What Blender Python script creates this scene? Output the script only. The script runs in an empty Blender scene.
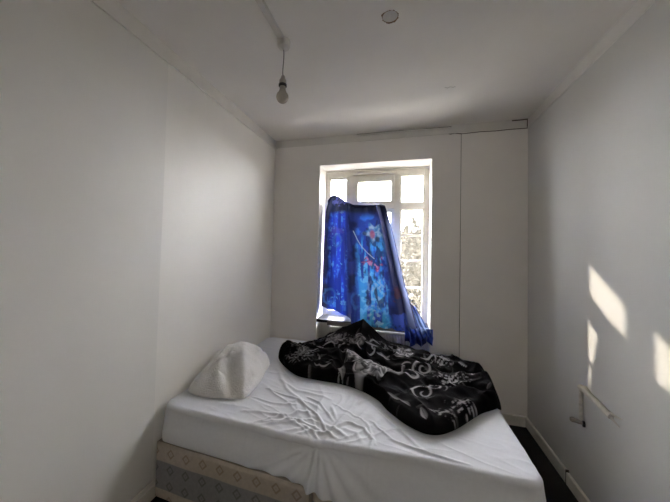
import bpy, bmesh, math, random
import numpy as np
from mathutils import Matrix, Vector

# ------------------------------------------------------------------ camera, sky, sun, exposure
SC = bpy.context.scene
COL = SC.collection
ROOM_W, ROOM_B, ROOM_H, ROOM_F = 2.342, 2.688, 2.5675, -1.35     # width, back wall y, height, front wall y

cam = bpy.data.cameras.new('camera')
cam.sensor_width = 36.0
cam.lens = 276.6 / 670 * 36
cam.shift_x = 10.08 / 670
cam.shift_y = -8.63 / 670
cam.clip_start = 0.02
cam_o = bpy.data.objects.new('camera', cam)
COL.objects.link(cam_o)
yaw, pitch, roll = 0.2737, 0.0291, 0.0237
fw = Vector((-math.sin(yaw) * math.cos(pitch), math.cos(yaw) * math.cos(pitch), math.sin(pitch)))
ri = fw.cross(Vector((0, 0, 1))).normalized()
up = ri.cross(fw)
r2 = math.cos(roll) * ri + math.sin(roll) * up
u2 = -math.sin(roll) * ri + math.cos(roll) * up
M = Matrix((r2, u2, -fw)).transposed().to_4x4()
M.translation = (1.3316, 0.0, 1.4067)
cam_o.matrix_world = M
SC.camera = cam_o

world = bpy.data.worlds.new('sky')
SC.world = world
world.use_nodes = True
bg = world.node_tree.nodes['Background']
bg.inputs['Color'].default_value = (0.985, 0.985, 1.0, 1)
bg.inputs['Strength'].default_value = 50.0

sun = bpy.data.lights.new('sun', 'SUN')
sun.energy = 5.0
sun.angle = math.radians(0.9)
sun.color = (1.0, 0.90, 0.74)
sun_o = bpy.data.objects.new('sun', sun)
COL.objects.link(sun_o)
sun_o.rotation_euler = Vector((1.0, -0.905, -0.655)).to_track_quat('-Z', 'Y').to_euler()
sun_o.location = (-4, 8, 6)

SC.view_settings.view_transform = 'Standard'
SC.view_settings.look = 'None'
SC.view_settings.gamma = 1
SC.view_settings.use_curve_mapping = False
SC.view_settings.exposure = 0.12
SC.cycles.max_bounces = 14
SC.cycles.diffuse_bounces = 8
SC.cycles.transparent_max_bounces = 12
SC.cycles.use_denoising = True

# ------------------------------------------------------------------ helpers
random.seed(7)
RNG = np.random.default_rng(11)


def _hash(ix, iy, seed):
    n = (ix.astype(np.int64) * 374761393 + iy.astype(np.int64) * 668265263 + seed * 974634777) & 0x7fffffff
    n = ((n ^ (n >> 13)) * 1274126177) & 0x7fffffff
    n = n ^ (n >> 16)
    return (n & 0xffff) / 65535.0


def vnoise(x, y, seed=0):
    x = np.asarray(x, float); y = np.asarray(y, float)
    ix = np.floor(x); iy = np.floor(y)
    fx = x - ix; fy = y - iy
    fx = fx * fx * (3 - 2 * fx); fy = fy * fy * (3 - 2 * fy)
    a = _hash(ix, iy, seed); b = _hash(ix + 1, iy, seed); c = _hash(ix, iy + 1, seed); d = _hash(ix + 1, iy + 1, seed)
    return (a * (1 - fx) + b * fx) * (1 - fy) + (c * (1 - fx) + d * fx) * fy


def fbm(x, y, seed=0, n=4):
    s = 0; a = 0.5; t = 0
    for i in range(n):
        s = s + a * vnoise(x * 2 ** i + 17.3 * i, y * 2 ** i - 9.1 * i, seed + i); t += a; a *= 0.5
    return s / t


def sstep(a, b, x):
    t = np.clip((x - a) / (b - a), 0, 1)
    return t * t * (3 - 2 * t)


def seg_dist(x, y, pts):
    """distance from points to a polyline, and the place along it (0..1)"""
    best = np.full(np.shape(x), 1e9); along = np.zeros(np.shape(x))
    n = len(pts) - 1
    for i in range(n):
        ax, ay = pts[i]; bx, by = pts[i + 1]
        dx, dy = bx - ax, by - ay
        t = np.clip(((x - ax) * dx + (y - ay) * dy) / (dx * dx + dy * dy + 1e-12), 0, 1)
        d = np.hypot(x - ax - t * dx, y - ay - t * dy)
        m = d < best
        best = np.where(m, d, best); along = np.where(m, (i + t) / n, along)
    return best, along


def smooth_closed(pts, n):
    """closed Catmull-Rom through pts, n samples"""
    P = np.array(pts, float); k = len(P)
    out = []
    for s in np.linspace(0, k, n, endpoint=False):
        i = int(s); t = s - i
        a, b, c, d = P[(i - 1) % k], P[i % k], P[(i + 1) % k], P[(i + 2) % k]
        out.append(0.5 * (2 * b + (c - a) * t + (2 * a - 5 * b + 4 * c - d) * t * t + (3 * b - a - 3 * c + d) * t ** 3))
    return np.array(out)


def smooth_open(pts, n):
    P = np.array(pts, float)
    P = np.vstack([2 * P[0] - P[1], P, 2 * P[-1] - P[-2]])
    k = len(P) - 3
    out = []
    for s in np.linspace(0, k, n):
        i = min(int(s), k - 1); t = s - i
        a, b, c, d = P[i], P[i + 1], P[i + 2], P[i + 3]
        out.append(0.5 * (2 * b + (c - a) * t + (2 * a - 5 * b + 4 * c - d) * t * t + (3 * b - a - 3 * c + d) * t ** 3))
    return np.array(out)


def link(name, me, parent=None, mat=None, smooth=False):
    o = bpy.data.objects.new(name, me)
    COL.objects.link(o)
    if mat is not None:
        me.materials.append(mat)
    if smooth:
        me.polygons.foreach_set('use_smooth', [True] * len(me.polygons))
    if parent is not None:
        o.parent = parent
        o.matrix_parent_inverse = Matrix.Translation(-parent.location)
    return o


def tag(o, label=None, cat=None, group=None, kind=None):
    if label: o['label'] = label
    if cat: o['category'] = cat
    if group: o['group'] = group
    if kind: o['kind'] = kind
    return o


def empty(name, loc, label=None, cat=None, group=None, kind=None):
    o = bpy.data.objects.new(name, None)
    o.empty_display_size = 0.05
    o.location = loc
    COL.objects.link(o)
    return tag(o, label, cat, group, kind)


def grid_faces(nr, nc, wrap=False, off=0):
    i = np.arange(nr - 1)[:, None]; j = np.arange(nc if wrap else nc - 1)[None, :]
    j2 = (j + 1) % nc
    f = np.stack([i * nc + j, i * nc + j2, (i + 1) * nc + j2, (i + 1) * nc + j], -1)
    return f.reshape(-1, 4) + off


def np_mesh(name, V, F, colors=None):
    me = bpy.data.meshes.new(name)
    V = np.asarray(V, np.float32).reshape(-1, 3)
    F = [list(map(int, f)) for f in F]
    me.from_pydata(V.tolist(), [], F)
    if colors is not None:
        at = me.color_attributes.new('Col', 'FLOAT_COLOR', 'POINT')
        c = np.ones((len(V), 4), np.float32); c[:, :3] = colors
        at.data.foreach_set('color', c.ravel())
    me.update()
    return me


class MB:
    """collects boxes, tubes and lathes into one mesh"""
    def __init__(s): s.v = []; s.f = []

    def box(s, a, b, bev=0.0):
        x0, y0, z0 = a; x1, y1, z1 = b
        if bev <= 0:
            n = len(s.v)
            s.v += [(x0, y0, z0), (x1, y0, z0), (x1, y1, z0), (x0, y1, z0), (x0, y0, z1), (x1, y0, z1), (x1, y1, z1), (x0, y1, z1)]
            s.f += [tuple(n + i for i in q) for q in ((0, 3, 2, 1), (4, 5, 6, 7), (0, 1, 5, 4), (1, 2, 6, 5), (2, 3, 7, 6), (3, 0, 4, 7))]
            return s
        bm = bmesh.new()
        bmesh.ops.create_cube(bm, size=1, matrix=Matrix.Translation(((x0 + x1) / 2, (y0 + y1) / 2, (z0 + z1) / 2)) @ Matrix.Diagonal((x1 - x0, y1 - y0, z1 - z0, 1)))
        bmesh.ops.bevel(bm, geom=bm.edges[:], offset=bev, segments=2, affect='EDGES', profile=0.5)
        return s.add_bm(bm)

    def add_bm(s, bm):
        n = len(s.v)
        bm.verts.index_update()
        s.v += [tuple(v.co) for v in bm.verts]
        s.f += [tuple(n + v.index for v in f.verts) for f in bm.faces]
        bm.free()
        return s

    def tube(s, pts, rad, k=8, caps=True):
        pts = [Vector(p) for p in pts]
        rads = rad if isinstance(rad, (list, tuple)) else [rad] * len(pts)
        n0 = len(s.v)
        prev = None
        for i, p in enumerate(pts):
            d = (pts[min(i + 1, len(pts) - 1)] - pts[max(i - 1, 0)]).normalized()
            if prev is None:
                a = d.orthogonal().normalized()
            else:
                a = (prev - d * prev.dot(d)).normalized()
            prev = a
            b = d.cross(a)
            for q in range(k):
                t = 2 * math.pi * q / k
                s.v.append(tuple(p + rads[i] * (math.cos(t) * a + math.sin(t) * b)))
        for i in range(len(pts) - 1):
            for q in range(k):
                s.f.append((n0 + i * k + q, n0 + i * k + (q + 1) % k, n0 + (i + 1) * k + (q + 1) % k, n0 + (i + 1) * k + q))
        if caps:
            s.f.append(tuple(n0 + q for q in range(k))[::-1])
            m = n0 + (len(pts) - 1) * k
            s.f.append(tuple(m + q for q in range(k)))
        return s

    def lathe(s, prof, c, k=24):
        """prof: (radius, z) list from top to bottom round a vertical axis at c"""
        n0 = len(s.v)
        for r, z in prof:
            for q in range(k):
                t = 2 * math.pi * q / k
                s.v.append((c[0] + r * math.cos(t), c[1] + r * math.sin(t), c[2] + z))
        for i in range(len(prof) - 1):
            for q in range(k):
                s.f.append((n0 + i * k + q, n0 + (i + 1) * k + q, n0 + (i + 1) * k + (q + 1) % k, n0 + i * k + (q + 1) % k))
        s.f.append(tuple(n0 + q for q in range(k)))
        m = n0 + (len(prof) - 1) * k
        s.f.append(tuple(m + q for q in range(k))[::-1])
        return s

    def build(s, name, mat, parent=None, smooth=False):
        me = bpy.data.meshes.new(name)
        me.from_pydata(s.v, [], s.f)
        me.update()
        o = link(name, me, parent, mat, False)
        if smooth:
            me.polygons.foreach_set('use_smooth', [True] * len(me.polygons))
            me.set_sharp_from_angle(angle=math.radians(40))
        return o


def principled(name):
    m = bpy.data.materials.new(name)
    m.use_nodes = True
    nt = m.node_tree
    return m, nt, nt.nodes['Principled BSDF']


def mat(name, col, rough=0.6, var=0.0, vscale=6.0, bump=0.0, bscale=80.0, metal=0.0, spec=0.5, sheen=0.0, col2=None, bdist=0.01):
    m, nt, b = principled(name)
    b.inputs['Base Color'].default_value = (*col, 1)
    b.inputs['Roughness'].default_value = rough
    b.inputs['Metallic'].default_value = metal
    b.inputs['Specular IOR Level'].default_value = spec
    if sheen: b.inputs['Sheen Weight'].default_value = sheen
    tc = nt.nodes.new('ShaderNodeTexCoord')
    if var > 0:
        n = nt.nodes.new('ShaderNodeTexNoise'); n.inputs['Scale'].default_value = vscale; n.inputs['Detail'].default_value = 6
        r = nt.nodes.new('ShaderNodeValToRGB')
        c2 = col2 or tuple(c * (1 - var) for c in col)
        r.color_ramp.elements[0].color = (*c2, 1); r.color_ramp.elements[1].color = (*col, 1)
        r.color_ramp.elements[0].position = 0.3; r.color_ramp.elements[1].position = 0.65
        nt.links.new(tc.outputs['Object'], n.inputs['Vector'])
        nt.links.new(n.outputs['Fac'], r.inputs['Fac'])
        nt.links.new(r.outputs['Color'], b.inputs['Base Color'])
    if bump > 0:
        n = nt.nodes.new('ShaderNodeTexNoise'); n.inputs['Scale'].default_value = bscale; n.inputs['Detail'].default_value = 4
        bp = nt.nodes.new('ShaderNodeBump'); bp.inputs['Strength'].default_value = bump; bp.inputs['Distance'].default_value = bdist
        nt.links.new(tc.outputs['Object'], n.inputs['Vector'])
        nt.links.new(n.outputs['Fac'], bp.inputs['Height'])
        nt.links.new(bp.outputs['Normal'], b.inputs['Normal'])
    return m


def vmat(name, rough=0.8, trans=0.0, bump=0.0, bscale=300.0, sheen=0.0, spec=0.3, bdist=0.003):
    """cloth whose print is the mesh's colour attribute"""
    m, nt, b = principled(name)
    a = nt.nodes.new('ShaderNodeAttribute'); a.attribute_name = 'Col'
    nt.links.new(a.outputs['Color'], b.inputs['Base Color'])
    b.inputs['Roughness'].default_value = rough
    b.inputs['Specular IOR Level'].default_value = spec
    b.inputs['Sheen Weight'].default_value = sheen
    if bump > 0:
        tc = nt.nodes.new('ShaderNodeTexCoord')
        n = nt.nodes.new('ShaderNodeTexNoise'); n.inputs['Scale'].default_value = bscale; n.inputs['Detail'].default_value = 3
        bp = nt.nodes.new('ShaderNodeBump'); bp.inputs['Strength'].default_value = bump; bp.inputs['Distance'].default_value = bdist
        nt.links.new(tc.outputs['Object'], n.inputs['Vector'])
        nt.links.new(n.outputs['Fac'], bp.inputs['Height'])
        nt.links.new(bp.outputs['Normal'], b.inputs['Normal'])
    if trans > 0:
        t = nt.nodes.new('ShaderNodeBsdfTranslucent')
        nt.links.new(a.outputs['Color'], t.inputs['Color'])
        mx = nt.nodes.new('ShaderNodeMixShader'); mx.inputs['Fac'].default_value = trans
        nt.links.new(b.outputs['BSDF'], mx.inputs[1]); nt.links.new(t.outputs['BSDF'], mx.inputs[2])
        nt.links.new(mx.outputs['Shader'], nt.nodes['Material Output'].inputs['Surface'])
    return m


M_WALL = mat('wall_paint', (0.845, 0.835, 0.805), 0.6, 0.03, 3.0, 0.10, 45.0, bdist=0.004, spec=0.25)
M_GLOSSY = mat('silk_lit_paint', (0.90, 0.885, 0.85), 0.45, 0.03, 3.0, 0.12, 30.0, bdist=0.004, spec=0.32)
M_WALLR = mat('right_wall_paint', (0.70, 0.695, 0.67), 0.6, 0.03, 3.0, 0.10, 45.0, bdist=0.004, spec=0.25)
M_WALLB = mat('back_wall_paint', (0.92, 0.895, 0.87), 0.6, 0.04, 3.0, 0.12, 30.0, bdist=0.004)
M_CEIL = mat('ceiling_paint', (0.92, 0.90, 0.875), 0.8, 0.06, 2.2, 0.15, 25.0, bdist=0.004)
M_TRIM = mat('trim_paint', (0.80, 0.785, 0.75), 0.4, 0.05, 9.0, 0.08, 60.0, bdist=0.003)
M_SKIRT = mat('skirting_paint', (0.84, 0.81, 0.75), 0.35, 0.12, 14.0, 0.08, 60.0, bdist=0.003)
M_FRAME = mat('window_paint', (0.80, 0.77, 0.70), 0.35, 0.10, 16.0, 0.1, 70.0, bdist=0.003)
M_CARPET = mat('dark_carpet', (0.014, 0.0135, 0.0145), 0.95, 0.6, 160.0, 0.8, 400.0, bdist=0.006)
M_HALLF = mat('hall_laminate', (0.55, 0.45, 0.33), 0.5, 0.2, 12.0)
M_SILL = mat('sill_gloss', (0.030, 0.034, 0.05), 0.40, 0.2, 12.0, spec=0.2)
M_SILLEDGE = mat('sill_edge_wood', (0.16, 0.135, 0.12), 0.8, 0.3, 20.0, spec=0.1)
M_DARK = mat('painted_gap_shade', (0.09, 0.075, 0.06), 0.9, 0.3, 40.0)  # painted shade for cracks and gaps; also colours the stay peg
M_PLASTIC = mat('white_plastic', (0.72, 0.70, 0.66), 0.35, 0.05, 20.0)
M_GREYP = mat('grey_plaster', (0.66, 0.645, 0.62), 0.8, 0.12, 30.0, 0.2, 60.0)
M_RUST = mat('torn_paper_edge', (0.26, 0.165, 0.10), 0.9, 0.6, 70.0)
M_SCUFF = mat('bare_plaster', (0.70, 0.66, 0.58), 0.8, 0.2, 40.0, 0.3, 90.0)
M_BRICK = mat('outer_brick', (0.35, 0.22, 0.15), 0.9, 0.3, 20.0)
M_CORD = mat('grey_cord', (0.20, 0.19, 0.18), 0.6)
M_BLACK = mat('black_plastic', (0.02, 0.02, 0.02), 0.4)
M_RAD = mat('radiator_enamel', (0.70, 0.67, 0.60), 0.3, 0.05, 8.0)
M_BRASS = mat('dull_metal', (0.42, 0.38, 0.32), 0.35, 0.3, 60.0, metal=0.8)

# ------------------------------------------------------------------ the room
b = MB().box((-0.12, ROOM_F - 0.1, -0.08), (ROOM_W + 0.12, ROOM_B + 0.2, 0.0))
tag(b.build('floor', M_CARPET), 'very dark short pile carpet covering the bedroom floor', 'floor', kind='structure')
b = MB().box((-0.12, ROOM_F - 0.1, ROOM_H), (ROOM_W + 0.12, ROOM_B + 0.35, ROOM_H + 0.1))
ceiling = tag(b.build('ceiling', M_CEIL), 'off-white painted plaster ceiling above the bed', 'ceiling', kind='structure')
b = MB().box((-0.12, ROOM_F - 0.1, 0), (0, ROOM_B + 0.2, ROOM_H))
wall_left = tag(b.build('wall_left', M_WALL), 'plain white painted wall behind the pillow', 'wall', kind='structure')
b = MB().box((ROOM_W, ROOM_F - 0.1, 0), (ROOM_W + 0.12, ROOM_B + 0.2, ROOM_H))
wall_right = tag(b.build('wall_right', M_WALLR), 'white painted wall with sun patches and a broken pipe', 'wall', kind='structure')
DX0, DX1, DZ = 1.30, 2.10, 2.03
b = MB()
b.box((0, ROOM_F - 0.1, 0), (DX0, ROOM_F, ROOM_H)); b.box((DX1, ROOM_F - 0.1, 0), (ROOM_W, ROOM_F, ROOM_H)); b.box((DX0, ROOM_F - 0.1, DZ), (DX1, ROOM_F, ROOM_H))
tag(b.build('wall_front', M_WALL), 'white painted wall with an added open doorway facing the window', 'wall', kind='structure')
# added, unseen doorway and hallway, letting fill light in from behind
HY = ROOM_F - 1.30
b = MB()
b.box((-0.62, HY - 0.1, 0), (ROOM_W + 0.5, HY, ROOM_H)); b.box((-0.62, HY, 0), (-0.52, ROOM_F - 0.1, ROOM_H)); b.box((ROOM_W + 0.4, HY, 0), (ROOM_W + 0.5, ROOM_F - 0.1, ROOM_H))
b.box((-0.52, ROOM_F - 0.2, 0), (-0.12, ROOM_F - 0.1, ROOM_H)); b.box((ROOM_W + 0.12, ROOM_F - 0.2, 0), (ROOM_W + 0.4, ROOM_F - 0.1, ROOM_H))
tag(b.build('wall_added_hall', M_WALL), 'white painted walls of the added hallway beyond the open doorway', 'wall', kind='structure')
tag(MB().box((-0.62, HY - 0.1, ROOM_H), (ROOM_W + 0.5, ROOM_F - 0.1, ROOM_H + 0.1)).build('ceiling', M_CEIL), 'white ceiling of the added hallway beyond the open doorway', 'ceiling', kind='structure')
tag(MB().box((-0.62, HY - 0.1, -0.08), (ROOM_W + 0.5, ROOM_F - 0.1, 0)).build('floor', M_HALLF), 'pale laminate floor of the added hallway beyond the doorway', 'floor', kind='structure')
b = MB()
for x0, x1 in ((DX0, DX0 + 0.03), (DX1 - 0.03, DX1)): b.box((x0, ROOM_F - 0.1, 0), (x1, ROOM_F, DZ))
b.box((DX0 + 0.03, ROOM_F - 0.1, DZ - 0.03), (DX1 - 0.03, ROOM_F, DZ))
tag(b.build('door_1', M_TRIM), 'white door lining of the added open doorway to the hall', 'door frame', kind='structure')
hl = empty('added_fill_lamp', (0.35, (HY + ROOM_F) / 2, ROOM_H), 'added round white glass ceiling lamp giving fill light through the doorway', 'ceiling light')  # added, unseen lamp supplying fill light from behind the camera
M_GLOBE = mat('fill_globe', (0.9, 0.9, 0.88), 0.3)
M_GLOBE.node_tree.nodes['Principled BSDF'].inputs['Emission Color'].default_value = (1, 0.95, 0.88, 1)
M_GLOBE.node_tree.nodes['Principled BSDF'].inputs['Emission Strength'].default_value = 4.0
MB().lathe([(0.06, 0.0), (0.065, -0.005), (0.065, -0.025), (0.05, -0.03)], (0.35, (HY + ROOM_F) / 2, ROOM_H), 24).build('lamp_base', M_PLASTIC, hl, True)
MB().lathe([(0.04, -0.03)] + [(0.12 * math.cos(a), -0.13 + 0.10 * math.sin(a)) for a in np.linspace(1.2, -1.5, 14)], (0.35, (HY + ROOM_F) / 2, ROOM_H), 28).build('globe', M_GLOBE, hl, True)
pl = bpy.data.lights.new('added_fill_light', 'POINT'); pl.energy = 58; pl.color = (1, 0.98, 0.96); pl.shadow_soft_size = 0.1
plo = bpy.data.objects.new('added_fill_light', pl); COL.objects.link(plo); plo.location = (0.35, (HY + ROOM_F) / 2, ROOM_H - 0.34)
plo.parent = hl; plo.matrix_parent_inverse = Matrix.Translation(-hl.location)

WX0, WX1, WZ0, WZ1, WOUT = 0.505, 1.582, 0.69, 2.2756, 3.05
b = MB()
b.box((0, ROOM_B, 0), (WX0, WOUT, ROOM_H))
b.box((WX1, ROOM_B, 0), (ROOM_W, WOUT, ROOM_H))
b.box((WX0, ROOM_B, WZ1), (WX1, WOUT, ROOM_H))
b.box((WX0, 2.85, 0), (WX1, WOUT, WZ0 - 0.03))
wall_back = tag(b.build('wall_back', M_WALLB), 'greyish white wall around the deep window recess', 'wall', kind='structure')

# boarded panel of the back wall to the right of the window, dark strips painting the shade in its cracks
b = MB().box((1.826, ROOM_B - 0.007, 0.0), (ROOM_W - 0.002, ROOM_B, 2.478), 0.002)
b.build('wall_panel', M_WALLB, wall_back)
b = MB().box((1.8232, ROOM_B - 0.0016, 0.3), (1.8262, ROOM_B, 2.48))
b.build('panel_gap_shade', M_DARK, wall_back)
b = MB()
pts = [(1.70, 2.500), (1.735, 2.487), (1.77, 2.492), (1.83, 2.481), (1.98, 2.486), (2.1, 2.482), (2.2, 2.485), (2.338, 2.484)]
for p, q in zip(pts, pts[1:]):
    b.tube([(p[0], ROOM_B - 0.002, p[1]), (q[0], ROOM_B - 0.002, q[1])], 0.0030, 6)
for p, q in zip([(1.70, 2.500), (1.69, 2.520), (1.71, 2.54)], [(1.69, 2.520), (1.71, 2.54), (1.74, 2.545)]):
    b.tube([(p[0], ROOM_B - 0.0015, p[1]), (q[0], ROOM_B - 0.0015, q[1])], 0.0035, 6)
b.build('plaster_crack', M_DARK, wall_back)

# silk-painted stretch of the left wall beyond a straight paint edge, colour lightened as if window-lit
MB().box((0.0, 1.272, 0.10), (0.0004, ROOM_B, 2.474)).build('lightened_stretch', M_GLOSSY, wall_left)

# picture-rail bands below the ceiling
def band(axis, n, label):
    b = MB()
    z0, z1 = 2.474, ROOM_H
    if axis == 'left':
        b.box((0, ROOM_F, z0 + 0.004), (0.007, ROOM_B, z1)); b.box((0, ROOM_F, z0), (0.011, ROOM_B, z0 + 0.010), 0.002)
    elif axis == 'right':
        b.box((ROOM_W - 0.007, ROOM_F, z0 + 0.014), (ROOM_W, ROOM_B, z1)); b.box((ROOM_W - 0.010, ROOM_F, z0 + 0.010), (ROOM_W, ROOM_B, z0 + 0.018), 0.002)
    else:
        b.box((0.008, ROOM_B - 0.006, z0 + 0.016), (ROOM_W - 0.008, ROOM_B, z1)); b.box((0.008, ROOM_B - 0.009, z0 + 0.014), (1.68, ROOM_B, z0 + 0.022), 0.002)
    return tag(b.build('trim_%d' % n, M_TRIM), label, 'trim', kind='structure')
band('left', 1, 'painted border band along the top of the pillow wall')
band('right', 2, 'painted border band along the top of the wall with sun patches')
band('back', 3, 'painted border band above the window')

t = empty('trim_4', (1.3, ROOM_B, 2.545), 'loose narrow strip peeling from the ceiling edge above the window', 'trim', kind='structure')
b = MB(); b.tube([(0.88, ROOM_B - 0.012, 2.548), (1.3, ROOM_B - 0.018, 2.545), (1.735, ROOM_B - 0.012, 2.540)], 0.0085, 6)
b.build('strip', M_TRIM, t)
b = MB(); b.tube([(0.88, ROOM_B - 0.009, 2.558), (1.3, ROOM_B - 0.010, 2.556), (1.74, ROOM_B - 0.009, 2.551)], 0.0036, 6)
b.build('gap', M_DARK, t)
b = MB(); b.tube([(2.22, ROOM_B - 0.009, 2.556), (2.30, ROOM_B - 0.009, 2.556), (2.336, ROOM_B - 0.009, 2.5585)], 0.004, 6)
b.tube([(2.334, ROOM_B - 0.008, 2.482), (2.334, ROOM_B - 0.008, 2.556)], 0.0035, 6)
b.build('corner_crack', M_DARK, wall_back)

# skirting boards
def skirting(b, x0, x1, y0, y1, side, h=0.085):
    if side == 'left':
        b.box((x0, y0, 0), (x0 + 0.016, y1, h * 0.72), 0.002); b.box((x0, y0, h * 0.72), (x0 + 0.011, y1, h), 0.003)
    elif side == 'right':
        b.box((x1 - 0.018, y0, 0), (x1, y1, h), 0.005)
    else:
        b.box((x0, y1 - 0.016, 0), (x1, y1, h), 0.004)
    return b
tag(skirting(MB(), 0, 0, ROOM_F, ROOM_B, 'left', 0.10).build('baseboard_left', M_SKIRT), 'moulded white skirting board beside the divan head', 'skirting', kind='structure')
tag(skirting(MB(), 1.60, ROOM_W - 0.02, 0, ROOM_B - 0.007, 'back').build('baseboard_back', M_SKIRT), 'short white skirting board under the boarded wall panel', 'skirting', kind='structure')
t = empty('baseboard_right', (ROOM_W, 1.0, 0), 'two-piece off-white skirting board along the dark carpet gap', 'skirting', kind='structure')
skirting(MB(), 0, ROOM_W, 2.104, ROOM_B - 0.002, 'right', 0.080).build('board', M_SKIRT, t)
MB().box((ROOM_W - 0.016, 2.0965, 0), (ROOM_W, 2.1045, 0.084)).build('joint_gap', M_DARK, t)
skirting(MB(), 0, ROOM_W + 0.0, ROOM_F, 2.097, 'right', 0.074).build('board', M_SKIRT, t)

# ------------------------------------------------------------------ window
win = empty('window_1', (1.04, 2.94, 0.71), 'white three-column casement window set in a deep recess', 'window', kind='structure')
FY0, FY1 = 2.925, 2.985
OX0, OX1, OZ0, OZ1 = WX0, WX1, 0.712, WZ1
b = MB()
b.box((OX0, FY0, OZ0), (0.545, FY1, OZ1), 0.004); b.box((1.536, FY0, OZ0), (OX1, FY1, OZ1), 0.004)
b.box((0.545, FY0, 2.205), (1.536, FY1, OZ1), 0.004); b.box((0.545, FY0, OZ0), (1.536, FY1, 0.742), 0.004)
b.box((OX0 + 0.01, FY0 - 0.02, 2.255), (OX1 - 0.01, FY0, OZ1), 0.003)
b.build('frame', M_FRAME, win)
for x0, x1 in ((0.752, 0.832), (1.244, 1.304)):
    MB().box((x0, FY0 - 0.004, 0.742), (x1, FY1, 2.205), 0.004).build('mullion', M_FRAME, win)
for x0, x1 in ((0.545, 0.752), (0.832, 1.244), (1.304, 1.536)):
    MB().box((x0, FY0 - 0.008, 1.852), (x1, FY1, 1.908), 0.004).build('transom', M_FRAME, win)
MB().box((0.808, FY0 - 0.038, 2.218), (1.268, FY0, 2.236), 0.003).build('drip_rail', M_FRAME, win)
MB().box((1.305, FY0 - 0.018, 2.10), (1.314, FY0, 2.118), 0.001).build('stay_peg', M_DARK, win)

M_GLASS = bpy.data.materials.new('window_glass'); M_GLASS.use_nodes = True
nt = M_GLASS.node_tree; nt.nodes.remove(nt.nodes['Principled BSDF'])
tr = nt.nodes.new('ShaderNodeBsdfTransparent'); gl = nt.nodes.new('ShaderNodeBsdfGlossy'); mx = nt.nodes.new('ShaderNodeMixShader')
gl.inputs['Roughness'].default_value = 0.02; mx.inputs['Fac'].default_value = 0.05
nt.links.new(tr.outputs[0], mx.inputs[1]); nt.links.new(gl.outputs[0], mx.inputs[2]); nt.links.new(mx.outputs[0], nt.nodes['Material Output'].inputs['Surface'])

def casement(x0, x1, z0, z1, w, bars=(), dy=0.0, wt=None, wb=None):
    wt = wt or w; wb = wb or w
    y0, y1 = FY0 + 0.006 + dy, FY1 - 0.006
    b = MB()
    b.box((x0, y0, z0), (x0 + w, y1, z1), 0.003); b.box((x1 - w, y0, z0), (x1, y1, z1), 0.003)
    b.box((x0 + w, y0, z1 - wt), (x1 - w, y1, z1), 0.003); b.box((x0 + w, y0, z0), (x1 - w, y1, z0 + wb), 0.003)
    c = b.build('casement', M_FRAME, win)
    zs = [z0 + wb] + list(bars) + [z1 - wt]
    for z in bars:
        MB().box((x0 + w, y0 + 0.008, z - 0.009), (x1 - w, y1 - 0.008, z + 0.009), 0.002).build('glazing_bar', M_FRAME, c)
    for a, bb in zip(zs, zs[1:]):
        MB().box((x0 + w, y1 - 0.022, a), (x1 - w, y1 - 0.019, bb)).build('pane', M_GLASS, c)
BARS = (1.579, 1.320, 1.048)
casement(0.545, 0.752, 1.908, 2.205, 0.018)
casement(0.832, 1.244, 1.908, 2.205, 0.035, dy=-0.014, wt=0.060, wb=0.030)
casement(1.304, 1.536, 1.908, 2.205, 0.014)
casement(0.545, 0.752, 0.742, 1.852, 0.018, BARS)
casement(0.832, 1.244, 0.742, 1.852, 0.034, BARS)
casement(1.304, 1.536, 0.742, 1.852, 0.014, BARS)

MB().box((WX0, 2.690, 0.686), (WX1, 2.926, 0.713), 0.003).build('window_sill', M_SILL, win)
MB().box((0.622, 2.672, 0.668), (1.44, 2.6895, 0.706), 0.003).build('sill_nosing', M_SILLEDGE, win)

# ------------------------------------------------------------------ radiator below the sill
RX0, RX1, RZ0, RZ1 = 0.635, 1.415, 0.15, 0.642
rad = empty('radiator', (1.025, 2.74, 0.0), 'cream fluted panel radiator below the window sill', 'radiator')
nx = 260
xs = np.linspace(RX0, RX1, nx)
ph = ((xs - RX0) / 0.0268) % 1.0
flute = 0.012 * sstep(0.10, 0.26, ph) * (1 - sstep(0.74, 0.90, ph))
zs = np.array([RZ0, RZ0 + 0.03, RZ0 + 0.055, RZ1 - 0.05, RZ1 - 0.025, RZ1])
prof = np.array([0, 0, 1, 1, 0, 0])
V = []
for k, z in enumerate(zs):
    for i in range(nx): V.append((xs[i], 2.735 - flute[i] * prof[k], z))
nf = len(V)
for k, z in enumerate(zs):
    for i in range(nx): V.append((xs[i], 2.752, z))
F = grid_faces(len(zs), nx).tolist() + [f[::-1] for f in grid_faces(len(zs), nx, off=nf).tolist()]
for i in range(nx - 1):
    a = (len(zs) - 1) * nx + i; F.append([a, a + 1, nf + a + 1, nf + a]); F.append([i + 1, i, nf + i, nf + i + 1])
for k in range(len(zs) - 1):
    a = k * nx; F.append([a + nx, a, nf + a, nf + a + nx]); a = k * nx + nx - 1; F.append([a, a + nx, nf + a + nx, nf + a])
link('front_panel', np_mesh('front_panel', V, F), rad, M_RAD)
MB().box((RX0, 2.775, RZ0), (RX1, 2.792, RZ1), 0.003).build('rear_panel', M_RAD, rad)
b = MB()
for i in range(30):
    x = RX0 + 0.01 + i * (RX1 - RX0 - 0.02) / 29
    b.box((x - 0.002, 2.752, RZ1 - 0.012), (x + 0.002, 2.775, RZ1 - 0.004))
tag(b.build('top_grille', M_RAD, rad), kind='stuff')
for x in (RX0 - 0.004, RX1):
    MB().box((x, 2.73, RZ0 + 0.02), (x + 0.004, 2.792, RZ1 - 0.01), 0.001).build('side_panel', M_RAD, rad)
for x in (RX0 + 0.06, RX1 - 0.06):
    MB().tube([(x, 2.764, 0.0), (x, 2.764, RZ0 + 0.02)], 0.008, 10).build('pipe', M_BRASS, rad)

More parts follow.
